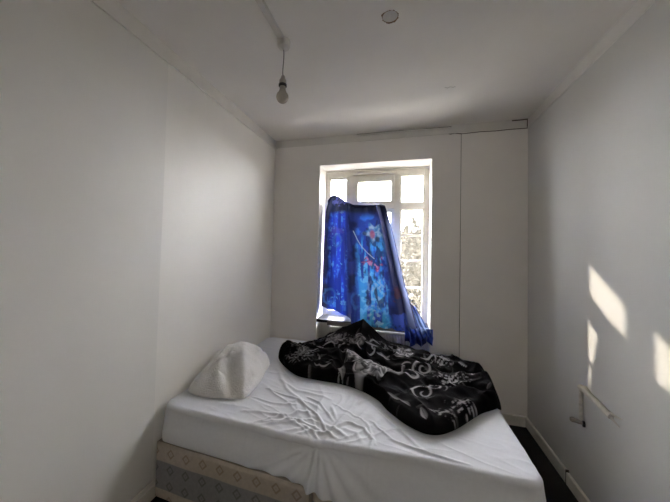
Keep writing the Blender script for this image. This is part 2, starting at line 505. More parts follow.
# ------------------------------------------------------------------ divan base
BX0, BX1, BY0, BY1, BZ0, BZ1 = 0.018, 1.90, 1.272, 2.640, 0.012, 0.312
BMID = 0.935
divan = empty('divan_base', ((BX0 + BX1) / 2, (BY0 + BY1) / 2, 0), 'split divan bed base in beige and grey diamond patterned fabric', 'bed base')
M_TICK = vmat('divan_ticking', 0.75, bump=0.15, bscale=400, spec=0.35)
M_TICKD = mat('divan_side_fabric', (0.32, 0.28, 0.24), 0.75, 0.15, 30.0)


def diamonds(X, Z):
    """beige and grey bands with rows of outlined diamonds"""
    beige = np.array([0.52, 0.455, 0.39]); grey = np.array([0.28, 0.275, 0.28])
    h = (Z - BZ0) / (BZ1 - BZ0)
    g = sstep(0.195, 0.205, h) * (1 - sstep(0.69, 0.70, h))
    c = beige[None] * (1 - g[:, None]) + grey[None] * g[:, None]
    c = c * (0.9 + 0.2 * fbm(X * 90, Z * 90, 5, 2))[:, None]
    pit = 0.107
    for row, hc in enumerate((0.86, 0.57, 0.285, 0.02)):
        zc = BZ0 + hc * (BZ1 - BZ0)
        xo = X - 0.128
        k = xo - np.round(xo / pit) * pit
        d = np.abs(k) + np.abs(Z - zc) * 0.95
        ring = sstep(0.014, 0.018, d) * (1 - sstep(0.025, 0.029, d))
        core = 1 - sstep(0.004, 0.008, d)
        m = np.clip(ring + 0.5 * core, 0, 1) * 0.62
        tgt = np.array([0.26, 0.18, 0.11]) if row in (0, 3) else np.array([0.10, 0.092, 0.088])
        c = c * (1 - m[:, None]) + tgt[None] * m[:, None]
    return c


def divan_half(x0, x1, patterned):
    n1, n2 = int((x1 - x0) / 0.0035), 84
    xs = np.linspace(x0, x1, n1); zs = np.linspace(BZ0, BZ1, n2)
    X, Z = np.meshgrid(xs, zs)
    skew = 0.036 if patterned else -0.012
    ed = np.minimum(np.minimum(X - x0, x1 - X), np.minimum(Z - BZ0, BZ1 - Z))
    Y = BY0 - skew * (X - x0) / (x1 - x0) + (0 if patterned else 0.012) + 0.012 * (1 - np.clip(ed / 0.014, 0, 1)) ** 2 + 0.0015 * np.sin(X * 20)
    c = diamonds(X.ravel(), Z.ravel())
    V = np.stack([X, Y, Z], -1).reshape(-1, 3)
    me = np_mesh('front_border', V, grid_faces(n2, n1), c)
    body = MB().box((x0, BY0 + 0.0125, BZ0), (x1, BY1, BZ1), 0.006)
    body.v = [(p[0], p[1] - (skew * (p[0] - x0) / (x1 - x0) - (0 if patterned else 0.012)) * (p[1] < BY0 + 0.1), p[2]) for p in body.v]
    body = body.build('base_half', M_TICKD, divan)
    f = link('front_border', me, body, M_TICK, True)
    for cx in (x0 + 0.09, x1 - 0.09):
        for cy in (BY0 + 0.10, BY1 - 0.10):
            MB().lathe([(0.018, 0.014), (0.022, 0.010), (0.022, 0.003), (0.018, 0.0)], (cx, cy, 0.0), 12).build('glide_foot', M_BLACK, body)
divan_half(BX0, BMID - 0.002, True)
divan_half(BMID + 0.002, BX1, False)

# ------------------------------------------------------------------ mattress and fitted sheet
MX0, MX1, MY0, MY1, MZ0, MZ1 = 0.004, 1.900, 1.320, 2.660, 0.312, 0.497
M_MATT = mat('mattress_cover', (0.7, 0.69, 0.67), 0.8, 0.05, 20)
b = MB().box((MX0 + 0.03, MY0 + 0.03, MZ0 + 0.001), (MX1 - 0.03, MY1 - 0.03, MZ1 - 0.055), 0.03)
mattress = b.build('mattress', M_MATT, None, True)
tag(mattress, 'deep double mattress hidden inside the white fitted sheet', 'mattress')

CURVES = [
    [(0.619, 1.34), (0.721, 1.401), (0.854, 1.457), (0.967, 1.432)], [(0.733, 1.34), (0.807, 1.38), (0.9, 1.41)],
    [(0.814, 1.35), (0.88, 1.381), (0.976, 1.4), (1.027, 1.362)], [(0.792, 1.638), (0.895, 1.579), (0.983, 1.485)],
    [(0.679, 1.569), (0.811, 1.581), (0.924, 1.532)], [(0.954, 1.599), (0.994, 1.502)],
    [(0.983, 1.425), (1.057, 1.485), (1.147, 1.455), (1.198, 1.386), (1.193, 1.345)], [(1.037, 1.442), (1.111, 1.421), (1.147, 1.365)],
    [(0.842, 1.492), (0.93, 1.456), (1.028, 1.417), (1.078, 1.378)], [(0.947, 1.335), (0.91, 1.379), (0.821, 1.421)],
    [(1.18, 1.525), (1.241, 1.463), (1.296, 1.417)], [(1.074, 1.638), (1.155, 1.757)],
    [(0.575, 1.34), (0.669, 1.409), (0.776, 1.498), (0.871, 1.501)], [(0.493, 1.666), (0.709, 1.605), (0.9, 1.483), (1.006, 1.368)],
    [(0.42, 1.974), (0.62, 1.708), (0.843, 1.534)], [(0.475, 1.414), (0.672, 1.443), (0.849, 1.403)],
    [(0.63, 1.364), (0.775, 1.443), (0.943, 1.404)], [(0.277, 2.308), (0.457, 1.987), (0.627, 1.81)],
    [(1.158, 1.697), (1.338, 1.492), (1.457, 1.361)], [(1.284, 1.414), (1.455, 1.36), (1.618, 1.345)],
    [(0.959, 1.631), (1.159, 1.502), (1.214, 1.363)], [(0.52, 1.82), (0.70, 1.70), (0.93, 1.66)],
    [(0.46, 1.55), (0.60, 1.53), (0.76, 1.545)], [(0.30, 2.45), (0.36, 2.30), (0.40, 2.12)], [(0.22, 2.6), (0.25, 2.42), (0.30, 2.25)],
]


def sheet_top(x, y):
    z = np.zeros_like(x)
    wob_x = x + 0.03 * (fbm(x * 5, y * 5, 31, 2) - 0.5); wob_y = y + 0.03 * (fbm(x * 5, y * 5, 47, 2) - 0.5)
    for i, c in enumerate(CURVES):
        d, t = seg_dist(wob_x, wob_y, c)
        w = 0.007 + 0.006 * ((i * 37) % 10) / 10
        h = 0.006 + 0.006 * ((i * 53) % 10) / 10
        env = np.sin(np.pi * np.clip(t * 0.9 + 0.05, 0, 1)) ** 0.6
        z += h * env * np.exp(-(d / w) ** 2)
    mid = np.exp(-(((x - 0.85) / 0.55) ** 2 + ((y - 1.55) / 0.35) ** 2))
    # fine creases running towards the gather at the front edge
    ang = np.arctan2(y - 1.30, x - 0.95); rr = np.hypot(y - 1.30, x - 0.95)
    rid = 1 - np.abs(2 * fbm(ang * 3.6 + 2 * fbm(x * 3, y * 3, 3, 2), rr * 1.6, 21, 2) - 1)
    z += 0.010 * mid * (rid ** 4 - 0.3) * sstep(0.02, 0.15, rr)
    z += 0.010 * (fbm(x * 3.2, y * 3.2, 9, 3) - 0.5)
    rid2 = 1 - np.abs(2 * fbm(x * 3 + y * 9, y * 3 - x * 2, 61, 3) - 1)
    z += 0.004 * rid2 ** 4
    # sag of the front edge round the split of the base
    z -= 0.030 * np.exp(-((x - 0.80) / 0.42) ** 2) * np.exp(-((y - 1.33) / 0.16) ** 2)
    z -= 0.012 * np.exp(-((x - 0.94) / 0.03) ** 2) * np.exp(-((y - 1.33) / 0.07) ** 2)
    return z


def hem_z(x):
    z = np.interp(x, [0, 0.10, 0.5, 0.78, 0.86, 0.93, 0.955, 1.0, 1.1, 1.3, 1.9], [0.314, 0.315, 0.315, 0.314, 0.316, 0.298, 0.290, 0.280, 0.268, 0.250, 0.235])
    return z


# perimeter of the mattress top as a rounded rectangle, anticlockwise from the front left
RC = 0.055
per = []
def arc(cx, cy, a0, a1, n):
    for a in np.linspace(a0, a1, n, endpoint=False): per.append((cx + RC * math.cos(a), cy + RC * math.sin(a)))
nlx, nly = 330, 220
for x in np.linspace(MX0 + RC, MX1 - RC, nlx, endpoint=False): per.append((x, MY0))
arc(MX1 - RC, MY0 + RC, -math.pi / 2, 0, 14)
for y in np.linspace(MY0 + RC, MY1 - RC, nly, endpoint=False): per.append((MX1, y))
arc(MX1 - RC, MY1 - RC, 0, math.pi / 2, 14)
for x in np.linspace(MX1 - RC, MX0 + RC, nlx // 2, endpoint=False): per.append((x, MY1))
arc(MX0 + RC, MY1 - RC, math.pi / 2, math.pi, 14)
for y in np.linspace(MY1 - RC, MY0 + RC, nly // 2, endpoint=False): per.append((MX0, y))
arc(MX0 + RC, MY0 + RC, math.pi, 1.5 * math.pi, 14)
P = np.array(per)
hy = (MY1 - MY0) / 2
mxl = np.clip(P[:, 0], MX0 + hy, MX1 - hy)
Md = np.stack([mxl, np.full(len(P), (MY0 + MY1) / 2)], 1)
dirs = P - Md
nrm = np.roll(P, -1, 0) - np.roll(P, 1, 0)
nrm = np.stack([nrm[:, 1], -nrm[:, 0]], 1); nrm /= np.linalg.norm(nrm, axis=1)[:, None]
ER = 0.024
rows = []
for q in np.concatenate([np.linspace(0.0, 0.5, 40, endpoint=False), np.linspace(0.5, 1.0, 110)]):
    Q = Md + dirs * q * (1 - ER / np.linalg.norm(dirs, axis=1)[:, None])
    z = MZ1 + sheet_top(Q[:, 0], Q[:, 1])
    rows.append(np.column_stack([Q, z]))
edge_xy = rows[-1][:, :2].copy(); edge_z = rows[-1][:, 2].copy()
front = np.clip((nrm[:, 1] * -1 - 0.7) / 0.3, 0, 1)
right = np.clip((nrm[:, 0] - 0.5) / 0.5, 0, 1)
for a in np.linspace(0, math.pi / 2, 8)[1:]:
    Q = edge_xy + nrm * ER * math.sin(a)
    z = edge_z - ER * (1 - math.cos(a))
    rows.append(np.column_stack([Q, z]))
side_xy = edge_xy + nrm * ER
side_z = edge_z - ER
xx = P[:, 0]
hem = np.where(front > 0.5, hem_z(xx), np.where(right > 0.3, 0.225, 0.308))
hem = np.where((front <= 0.5) & (front > 0.0) & (xx < 0.3), 0.303, hem)
NS = 46
for k in range(1, NS + 1):
    s = k / NS
    z = side_z + (hem - side_z) * s
    # outward hang: over the base on the foot half, tucked at the head half
    over = np.interp(xx, [0.0, 0.10, 0.50, 0.80, 0.93, 1.02, 1.9], [0.026, 0.034, 0.052, 0.060, 0.078, 0.076, 0.066]) * front
    over = np.maximum(over, 0.020 * right)
    out = over * sstep(0.0, 1.0, np.full_like(xx, s)) + 0.008 * math.sin(math.pi * s)
    # vertical crease at the split with folds fanning out below it
    dx = xx - 0.942
    fan = np.zeros_like(xx)
    for sl, amp, wd in ((-0.02, 0.024, 0.013), (-0.16, 0.011, 0.018), (-0.34, 0.009, 0.024), (-0.60, 0.006, 0.035), (0.10, 0.012, 0.020), (0.26, 0.010, 0.028), (0.5, 0.006, 0.045)):
        c0 = sl * (s + 0.03) * 0.55
        w = wd * (0.5 + 0.8 * s)
        fan += amp * (np.exp(-((dx - c0) / w) ** 2) - 0.5 * np.exp(-((dx - c0 - 1.6 * w) / w) ** 2)) * sstep(0, 0.25, np.full_like(xx, s))
    out = out + fan * front
    out = out + front * 0.007 * (fbm(xx * 4.0, np.full_like(xx, s * 1.2), 71, 3) - 0.5) * 2 * math.sin(math.pi * min(1, s + 0.1))
    if k == NS: out = out - 0.004
    rows.append(np.column_stack([side_xy + nrm * out[:, None], z]))
V = np.vstack(rows)
me = np_mesh('fitted_sheet', V, grid_faces(len(rows), len(P), wrap=True))
M_SHEET = mat('white_cotton', (0.83, 0.855, 0.92), 0.85, 0.03, 60.0, 0.25, 260.0, spec=0.2, bdist=0.002, sheen=0.1)
sheet = link('fitted_sheet', me, None, M_SHEET, True)
tag(sheet, 'creased white fitted sheet stretched over the mattress', 'sheet')

# ------------------------------------------------------------------ pillow leaning on the left wall
PO = smooth_closed([(0.03, 1.50), (0.09, 1.455), (0.20, 1.447), (0.32, 1.475), (0.425, 1.51), (0.430, 1.60), (0.412, 1.74), (0.375, 1.88), (0.345, 2.00),
                    (0.27, 2.09), (0.15, 2.12), (0.045, 2.10), (0.012, 1.98), (0.010, 1.80), (0.012, 1.62)], 220)
cen = np.array([0.19, 1.79])
NR = 80
rows = []
rel = PO - cen
angp = np.arctan2(rel[:, 1], rel[:, 0])
ell = np.stack([0.19 * np.cos(angp), 0.30 * np.sin(angp)], 1)
for k in range(NR + 1):
    q = k / NR
    sq = math.sin(q * math.pi / 2) ** 0.85
    XY = cen + (ell * (1 - sq ** 3) + rel * sq ** 3) * sq
    x, y = XY[:, 0], XY[:, 1]
    prof = max(0.0, 1 - sq ** 2.8) ** 0.58
    top = np.interp(y, [1.44, 1.55, 1.65, 1.80, 1.93, 2.04, 2.12], [0.095, 0.135, 0.165, 0.182, 0.186, 0.170, 0.12])
    top = top * (1 - 0.16 * sstep(0.15, 0.40, x))
    damp = 1 - q ** 5
    h = top * prof
    for pts_, wd_, am_ in (
        ([(0.30, 1.72), (0.37, 1.62), (0.425, 1.52)], 0.040, 0.020),          # roll out to the front corner
        ([(0.17, 1.70), (0.25, 1.60), (0.34, 1.50)], 0.040, -0.036),          # hollow beside it
        ([(0.05, 1.58), (0.10, 1.70), (0.09, 1.80)], 0.014, -0.020),
        ([(0.08, 1.56), (0.14, 1.68), (0.13, 1.80)], 0.020, 0.012),
        ([(0.10, 1.50), (0.17, 1.60), (0.20, 1.70)], 0.022, 0.016),
        ([(0.39, 1.66), (0.41, 1.59), (0.42, 1.54)], 0.012, -0.018),
        ([(0.30, 1.90), (0.36, 1.80), (0.39, 1.70)], 0.030, 0.012),
        ([(0.26, 2.06), (0.29, 1.97), (0.30, 1.88)], 0.012, -0.020),
        ([(0.22, 1.86), (0.28, 1.76), (0.30, 1.66)], 0.035, 0.012)):
        d, t = seg_dist(x, y, pts_)
        h = h + am_ * np.exp(-(d / wd_) ** 2) * damp
    h = h + (0.030 * (fbm(x * 8, y * 8, 83, 2) - 0.5) + 0.010 * (fbm(x * 28, y * 28, 85, 2) - 0.5)) * damp
    z = 0.503 + np.maximum(h, 0.0) + 0.010 * (1 - q ** 3)
    rows.append(np.column_stack([np.maximum(x - 0.10 * np.maximum(h, 0) * (1 - q), 0.012), y, z]))
rows.append(np.column_stack([cen + (PO - cen) * 0.97, np.full(len(PO), 0.4995)]))
rows.append(np.column_stack([cen + (PO - cen) * 0.2, np.full(len(PO), 0.4995)]))
me = np_mesh('pillow', np.vstack(rows), grid_faces(len(rows), len(PO), wrap=True))
M_PILL = mat('towelling_cotton', (0.82, 0.81, 0.80), 0.95, 0.06, 120.0, 0.8, 130.0, spec=0.1, bdist=0.006, sheen=0.2)
tag(link('pillow', me, None, M_PILL, True), 'lumpy white pillow slumped against the wall at the bed head', 'pillow')

# ------------------------------------------------------------------ black fleece blanket with grey floral print
BO = smooth_closed([(0.332, 2.192), (0.42, 2.05), (0.60, 1.895), (0.765, 1.868), (0.937, 1.862), (1.087, 1.815), (1.20, 1.735), (1.272, 1.632), (1.378, 1.529),
                    (1.484, 1.492), (1.599, 1.565), (1.768, 1.765), (1.895, 1.88), (1.935, 2.00), (1.945, 2.20), (1.93, 2.38), (1.80, 2.46), (1.58, 2.51), (1.40, 2.58),
                    (1.20, 2.62), (0.97, 2.635), (0.78, 2.60), (0.60, 2.52), (0.46, 2.38), (0.35, 2.29)], 620)
bc = np.array([1.17, 2.14])
NRB = 190


def blanket_h(x, y, q):
    """height of the heap above the sheet"""
    rim = 1 - q
    edge = np.sqrt(np.clip(1 - (1 - np.clip(rim / 0.07, 0, 1)) ** 2, 0, 1))
    t = 0.036 + 0.018 * fbm(x * 3, y * 3, 5, 2)
    T = np.interp(x, [0.35, 0.567, 0.743, 0.90, 1.00, 1.05, 1.11, 1.212, 1.40, 1.55, 1.8], [0.0, 0.005, 0.095, 0.180, 0.245, 0.200, 0.140, 0.045, 0.028, 0.0, 0.0])
    yy = 2.52 - 0.05 * np.clip((x - 1.2) / 0.4, 0, 1)
    fall = np.where(y < yy, np.exp(-(np.abs(yy - y) / 0.20) ** 1.3), np.exp(-((y - yy) / 0.10) ** 2))
    h = t + T * fall
    # lumps and rolled folds
    for (pts, w, a) in (
        ([(0.40, 2.20), (0.62, 2.10), (0.86, 2.14)], 0.085, 0.045),
        ([(0.60, 1.97), (0.78, 1.96), (0.92, 1.92)], 0.055, 0.025),
        ([(0.55, 2.36), (0.76, 2.34), (0.95, 2.24)], 0.05, 0.030),
        ([(0.90, 2.08), (1.05, 2.02), (1.22, 1.88)], 0.085, 0.052),
        ([(1.05, 2.30), (1.25, 2.28), (1.42, 2.14)], 0.060, 0.034),
        ([(1.27, 1.72), (1.32, 1.86), (1.40, 1.98)], 0.060, 0.030),
        ([(1.40, 1.62), (1.52, 1.66), (1.62, 1.75)], 0.060, 0.020),
        ([(1.45, 2.34), (1.62, 2.32), (1.82, 2.28)], 0.050, 0.026),
        ([(1.50, 2.10), (1.68, 2.04), (1.86, 2.06)], 0.055, 0.032),
        ([(1.62, 1.84), (1.75, 1.90), (1.88, 1.98)], 0.045, 0.022),
        ([(1.70, 2.42), (1.88, 2.34), (1.90, 2.10)], 0.050, 0.022),
    ):
        d, s = seg_dist(x, y, pts)
        h = h + a * np.exp(-(d / w) ** 2)
    for (pts, w, a) in (
        ([(0.88, 2.18), (0.93, 2.03), (0.90, 1.93)], 0.026, 0.045), ([(1.20, 1.80), (1.24, 1.95), (1.36, 2.06)], 0.022, 0.040),
        ([(0.98, 2.20), (1.18, 2.14), (1.30, 2.04)], 0.022, 0.030), ([(1.46, 2.24), (1.66, 2.17), (1.86, 2.17)], 0.026, 0.030),
        ([(1.50, 1.90), (1.66, 1.93), (1.82, 1.94)], 0.026, 0.026), ([(0.50, 2.24), (0.70, 2.24), (0.90, 2.30)], 0.020, 0.022),
    ):
        d, s = seg_dist(x, y, pts)
        h = h - a * np.exp(-(d / w) ** 2)
    h = h + (0.030 * (fbm(x * 8, y * 8, 15, 3) - 0.5) + 0.022 * (1 - np.abs(2 * fbm(x * 9 + y * 4, y * 10 - x * 3, 18, 2) - 1)) ** 2) * (1 - np.exp(-(((x - 1.0) / 0.2) ** 2 + ((y - 2.5) / 0.15) ** 2)))
    rd = 1 - np.abs(2 * fbm(x * 5 + 1.5 * y, y * 6, 77, 3) - 1)
    h = h + 0.014 * rd ** 2
    return np.maximum(h, 0.018) * edge


def curl(x, y, cx, cy, R, turns, a0, w, sgn=1):
    r = np.hypot(x - cx, y - cy); th = sgn * np.arctan2(y - cy, x - cx) - a0
    k = R / (turns * 2 * math.pi)
    n = np.round((r / k - th) / (2 * math.pi))
    d = np.abs(r - k * (th + 2 * math.pi * n))
    ww = w * (0.35 + 0.65 * r / R)
    return (1 - sstep(ww * 0.6, ww, d)) * (1 - sstep(R * 0.94, R, r)) * sstep(R * 0.1, R * 0.16, r)


def leaf(x, y, cx, cy, L, W, ang):
    u = (x - cx) * math.cos(ang) + (y - cy) * math.sin(ang); v = -(x - cx) * math.sin(ang) + (y - cy) * math.cos(ang)
    s = np.clip(u / L + 0.5, 0, 1)
    half = W * np.sin(math.pi * s) ** 0.8 * (1.1 - 0.4 * s)
    m = (1 - sstep(0.75, 1.0, np.abs(v) / (half + 1e-6))) * (np.abs(u) < L / 2)
    return m * (0.55 + 0.45 * np.clip(v / (half + 1e-6), -1, 1)) * (1 - 0.6 * np.exp(-(v / (W * 0.10)) ** 2))


def rose(x, y, cx, cy, R, ph):
    r = np.hypot(x - cx, y - cy) / R; th = np.arctan2(y - cy, x - cx)
    rr = r * (1 + 0.10 * np.cos(5 * th + ph)) + 0.10 * np.cos(3 * th - 9 * r + ph) * r
    k = (rr * 3.4 + (th + ph) / (2 * math.pi)) % 1.0
    pet = sstep(0.05, 0.25, k) * (1 - 0.75 * sstep(0.25, 1.0, k))
    pet = pet * (0.55 + 0.45 * np.cos(5 * th + ph + 4 * rr))
    return np.clip(pet, 0, 1) * (1 - sstep(0.92, 1.0, rr)) + 0.10 * (1 - sstep(0.9, 1.0, rr))


def fleece_print(x, y):
    x = x + 0.018 * (fbm(x * 11, y * 11, 91, 2) - 0.5); y = y + 0.018 * (fbm(x * 11, y * 11, 95, 2) - 0.5)
    g = np.zeros_like(x)
    for a in ((1.13, 1.95, 0.125, 0.4), (1.00, 2.09, 0.075, 2.1), (0.98, 2.33, 0.070, 1.0), (0.78, 2.36, 0.07, 3.0), (0.60, 2.10, 0.06, 0.5), (1.36, 2.36, 0.075, 4.0)):
        g = np.maximum(g, rose(x, y, *a) * (1.0 if a[2] > 0.1 else 0.8 if a[2] > 0.07 else 0.5))
    for a in ((1.483, 2.075, 0.075, 1.6, 0.3, 0.013, 1), (1.405, 1.975, 0.085, 1.5, 2.2, 0.015, -1), (1.462, 1.775, 0.075, 1.6, 1.0, 0.012, 1), (1.545, 1.855, 0.065, 1.4, 3.6, 0.013, -1)):
        g = np.maximum(g, 0.62 * curl(x, y, *a))
    for a in ((0.933, 1.915, 0.13, 0.030, 2.0), (1.298, 1.885, 0.13, 0.033, 0.6), (1.00, 2.13, 0.11, 0.035, 0.2), (1.36, 2.05, 0.11, 0.022, 2.0), (0.86, 2.27, 0.10, 0.022, 1.2),
              (1.10, 2.33, 0.12, 0.024, 0.5), (1.20, 2.22, 0.13, 0.020, 2.6), (1.449, 1.56, 0.07, 0.020, 1.9), (0.72, 2.47, 0.09, 0.02, 0.7), (1.36, 1.62, 0.09, 0.012, 2.3), (1.30, 1.66, 0.08, 0.010, 2.8),
              (1.76, 2.27, 0.09, 0.012, 2.7), (1.80, 2.10, 0.06, 0.018, 1.3), (0.66, 2.20, 0.08, 0.014, 0.4), (0.56, 2.0, 0.06, 0.012, 2.2)):
        g = np.maximum(g, 0.8 * leaf(x, y, *a))
    rl = random.Random(5)
    for i in range(110):
        cx, cy = rl.uniform(0.35, 1.90), rl.uniform(1.55, 2.45)
        am = 0.55 if (0.85 < cx < 1.55 and 1.75 < cy < 2.35) else 0.30
        if cx > 1.55 and 1.75 < cy < 1.95: am = 0.0
        g = np.maximum(g, am * rl.uniform(0.4, 1) * leaf(x, y, cx, cy, rl.uniform(0.03, 0.09), rl.uniform(0.006, 0.018), rl.uniform(0, 3.1)))
    for i in range(26):
        cx, cy = rl.uniform(0.45, 1.55), rl.uniform(1.8, 2.42)
        a0, R_ = rl.uniform(0, 6.3), rl.uniform(0.03, 0.07)
        arcp = [(cx + R_ * math.cos(a0 + k * 0.45), cy + R_ * math.sin(a0 + k * 0.45)) for k in range(6)]
        d, t = seg_dist(x, y, arcp)
        ww = 0.008 * np.sin(np.pi * np.clip(t, 0.02, 0.98))
        g = np.maximum(g, rl.uniform(0.3, 0.7) * (1 - sstep(ww * 0.6, ww + 0.001, d)))
    # lace patches and dotted sprays
    lace = fbm(x * 75, y * 75, 33, 3)
    for cx, cy, sx, sy, am in ((1.635, 2.30, 0.10, 0.07, 0.65), (1.65, 2.01, 0.12, 0.075, 0.65), (1.69, 1.68, 0.11, 0.075, 0.75), (0.60, 2.02, 0.16, 0.11, 0.35), (0.80, 2.38, 0.16, 0.08, 0.28),
                               (1.28, 2.40, 0.16, 0.08, 0.28), (0.50, 2.2, 0.1, 0.1, 0.28), (1.56, 1.60, 0.10, 0.04, 0.5)):
        e = np.exp(-(((x - cx) / sx) ** 2 + ((y - cy) / sy) ** 2) * 1.4)
        g = np.maximum(g, am * sstep(0.50, 0.66, lace * (0.65 + 0.5 * e)) * sstep(0.12, 0.4, e))
    return np.clip(g, 0, 1)


rows = []; cols = []
for k in range(NRB + 1):
    q = k / NRB
    qq = 1 - (1 - q) ** 1.25
    XY = bc + (BO - bc) * max(qq, 0.002)
    x, y = XY[:, 0], XY[:, 1]
    h = blanket_h(x, y, qq)
    # rounded rim bulges outwards a little
    z = 0.507 + h
    rows.append(np.column_stack([x, y, z])); cols.append(fleece_print(x, y))
for sc_, zz in ((0.992, 0.5035), (0.96, 0.502), (0.5, 0.502)):
    XY = bc + (BO - bc) * sc_
    rows.append(np.column_stack([XY, np.full(len(BO), zz)])); cols.append(np.zeros(len(BO)))
V = np.vstack(rows)
# hang over the foot edge of the mattress
ov = np.clip(V[:, 0] - 1.88, 0, 1)
V[:, 2] -= 0.9 * ov
g = np.concatenate(cols)[:, None]
C = np.array([0.0030, 0.0027, 0.0032])[None] * (1 - g) + np.array([0.42, 0.405, 0.42])[None] * g
me = np_mesh('fleece_blanket', V, grid_faces(len(rows), len(BO), wrap=True), C)
M_FLEECE = vmat('printed_fleece', 0.85, bump=0.5, bscale=420, sheen=0.0, spec=0.05, bdist=0.003)
tag(link('fleece_blanket', me, None, M_FLEECE, True), 'black fleece blanket with grey rose print crumpled on the bed', 'blanket')

# ------------------------------------------------------------------ blue printed cloth hung over the window
def cloth_colour(X, Y):
    """the print, on a 110 by 130 unit cloth (X to the right, Y downwards)"""
    n1 = fbm(X / 7, Y / 7, 301, 4); n2 = fbm(X / 3.2, Y / 3.2, 305, 3); n3 = fbm(X / 14, Y / 14, 309, 3)
    def mixc(c, col, m): return c * (1 - m[:, None]) + np.array(col)[None] * m[:, None]
    ns = fbm(X / 2.6, Y / 22, 311, 3); nd = fbm(X / 1.6, Y / 1.9, 313, 2)
    c = np.tile(np.array([[0.008, 0.013, 0.075]]), (len(X), 1))
    c = mixc(c, (0.018, 0.035, 0.20), sstep(0.42, 0.62, n3))
    # royal-blue panel on the left, marbled
    Xw = X + 6 * (n3 - 0.5)
    left = sstep(327, 334, Xw) * (1 - sstep(344, 350, Xw)) * sstep(198, 212, Y)
    c = mixc(c, (0.022, 0.050, 0.46), left)
    c = mixc(c, (0.035, 0.10, 0.80), left * sstep(0.45, 0.62, ns) * 0.9)
    c = mixc(c, (0.10, 0.34, 0.92), left * sstep(0.50, 0.66, ns) * sstep(0.46, 0.60, n2) * 0.9)
    c = mixc(c, (0.20, 0.55, 0.95), left * sstep(0.60, 0.70, nd) * sstep(0.50, 0.62, n1) * 0.8)
    c = mixc(c, (0.16, 0.12, 0.50), left * (1 - sstep(222, 245, Y)) * sstep(0.50, 0.64, n1) * 0.5)
    for cx, cy, R in ((331, 295, 5.0), (360, 279, 5.0), (357, 296, 4.5), (338, 240, 4.5)):
        d = np.abs(np.hypot((X - cx), (Y - cy) * 0.75) - R * (0.7 + 0.6 * n2))
        c = mixc(c, (0.06, 0.20, 0.55), (1 - sstep(0.4, 1.6, d)) * 0.45)
    # middle panel
    cen_ = sstep(354, 361, X + 4 * (n1 - 0.5)) * (1 - sstep(379, 386, X)) * sstep(212, 220, Y)
    c = mixc(c, (0.022, 0.060, 0.40), cen_ * 0.9)
    c = mixc(c, (0.045, 0.20, 0.80), cen_ * sstep(0.46, 0.64, n1) * 0.9)
    c = mixc(c, (0.06, 0.38, 0.85), cen_ * sstep(232, 245, Y) * sstep(0.48, 0.62, ns) * 0.8)
    c = mixc(c, (0.18, 0.55, 0.92), cen_ * sstep(240, 252, Y) * (1 - sstep(300, 314, Y)) * sstep(0.52, 0.64, n2) * sstep(0.45, 0.55, ns) * 0.9)
    c = mixc(c, (0.32, 0.50, 0.80), sstep(363, 368, X) * (1 - sstep(377, 383, X)) * sstep(268, 278, Y) * (1 - sstep(300, 312, Y)) * sstep(0.53, 0.63, nd) * 0.75)
    c = mixc(c, (0.012, 0.02, 0.10), cen_ * sstep(0.60, 0.70, fbm(X / 4, Y / 9, 317, 3)) * 0.8)
    # flower with pale petals and a red heart
    r = np.hypot(X - 373, (Y - 232) * 1.15); th = np.arctan2(Y - 232, X - 373)
    pet = (1 - sstep(5.5, 9.5, r * (1 + 0.28 * np.cos(5 * th + 0.6)))) 
    c = mixc(c, (0.10, 0.30, 0.62), pet * 0.7)
    c = mixc(c, (0.42, 0.55, 0.72), pet * sstep(0.50, 0.66, n2) * 0.7)
    c = mixc(c, (0.36, 0.07, 0.14), (1 - sstep(1.4, 3.4, np.hypot(X - 371.5, (Y - 234) * 0.6))) * 0.85)
    c = mixc(c, (0.02, 0.03, 0.06), (1 - sstep(1.2, 3.0, np.hypot(X - 364, Y - 233))) * 0.8)
    c = mixc(c, (0.02, 0.03, 0.06), (1 - sstep(1.5, 3.4, np.hypot(X - 376, Y - 238.5))) * 0.8)
    # pink and red lilies
    for cx, cy, a, b_ in ((366, 260, 6.5, 3.2), (376, 266, 5.0, 4.2), (380, 261, 3.0, 5.0)):
        u = (X - cx) / a; v = (Y - cy + 2.2 * np.sin(X * 0.9)) / b_
        m = (1 - sstep(0.5, 1.1, u * u + v * v)) * sstep(0.36, 0.50, n2)
        c = mixc(c, (0.30, 0.05, 0.18), m * 0.9 * sstep(0.42, 0.58, nd))
        c = mixc(c, (0.75, 0.30, 0.50), m * sstep(0.55, 0.68, n2) * 0.7)
    # teal fan at the foot
    fan = (1 - sstep(0.70, 1.05, 0.15 * n2 + np.hypot((X - 373) / 16, (Y - 322) / 24)))
    c = mixc(c, (0.025, 0.20, 0.36), fan * 0.8 * sstep(0.40, 0.55, ns))
    c = mixc(c, (0.06, 0.36, 0.62), fan * sstep(0.52, 0.66, n1) * 0.7)
    c = mixc(c, (0.30, 0.45, 0.55), fan * sstep(0.60, 0.68, n2) * 0.7)
    # dark side with a rust patch
    dk = sstep(381, 386, X + 0.12 * (Y - 260) * -1)
    c = mixc(c, (0.012, 0.018, 0.075), dk)
    c = mixc(c, (0.07, 0.018, 0.035), (1 - sstep(0.6, 1.1, np.hypot((X - 390) / 4.5, (Y - 290) / 9))) * sstep(0.42, 0.55, n2) * 0.8)
    c = mixc(c, (0.05, 0.10, 0.50), sstep(384, 388, X) * sstep(296, 306, Y) * sstep(0.45, 0.6, n1) * 0.8)
    # dark rolled top edge, violet corner
    c = mixc(c, (0.012, 0.020, 0.065), 1 - sstep(210, 214.5, Y + 2 * (n1 - 0.5)))
    c = mixc(c, (0.13, 0.14, 0.48), (1 - sstep(0.7, 1.05, np.hypot((X - 341) / 11, (Y - 200) / 7))) * sstep(0.40, 0.58, n2))
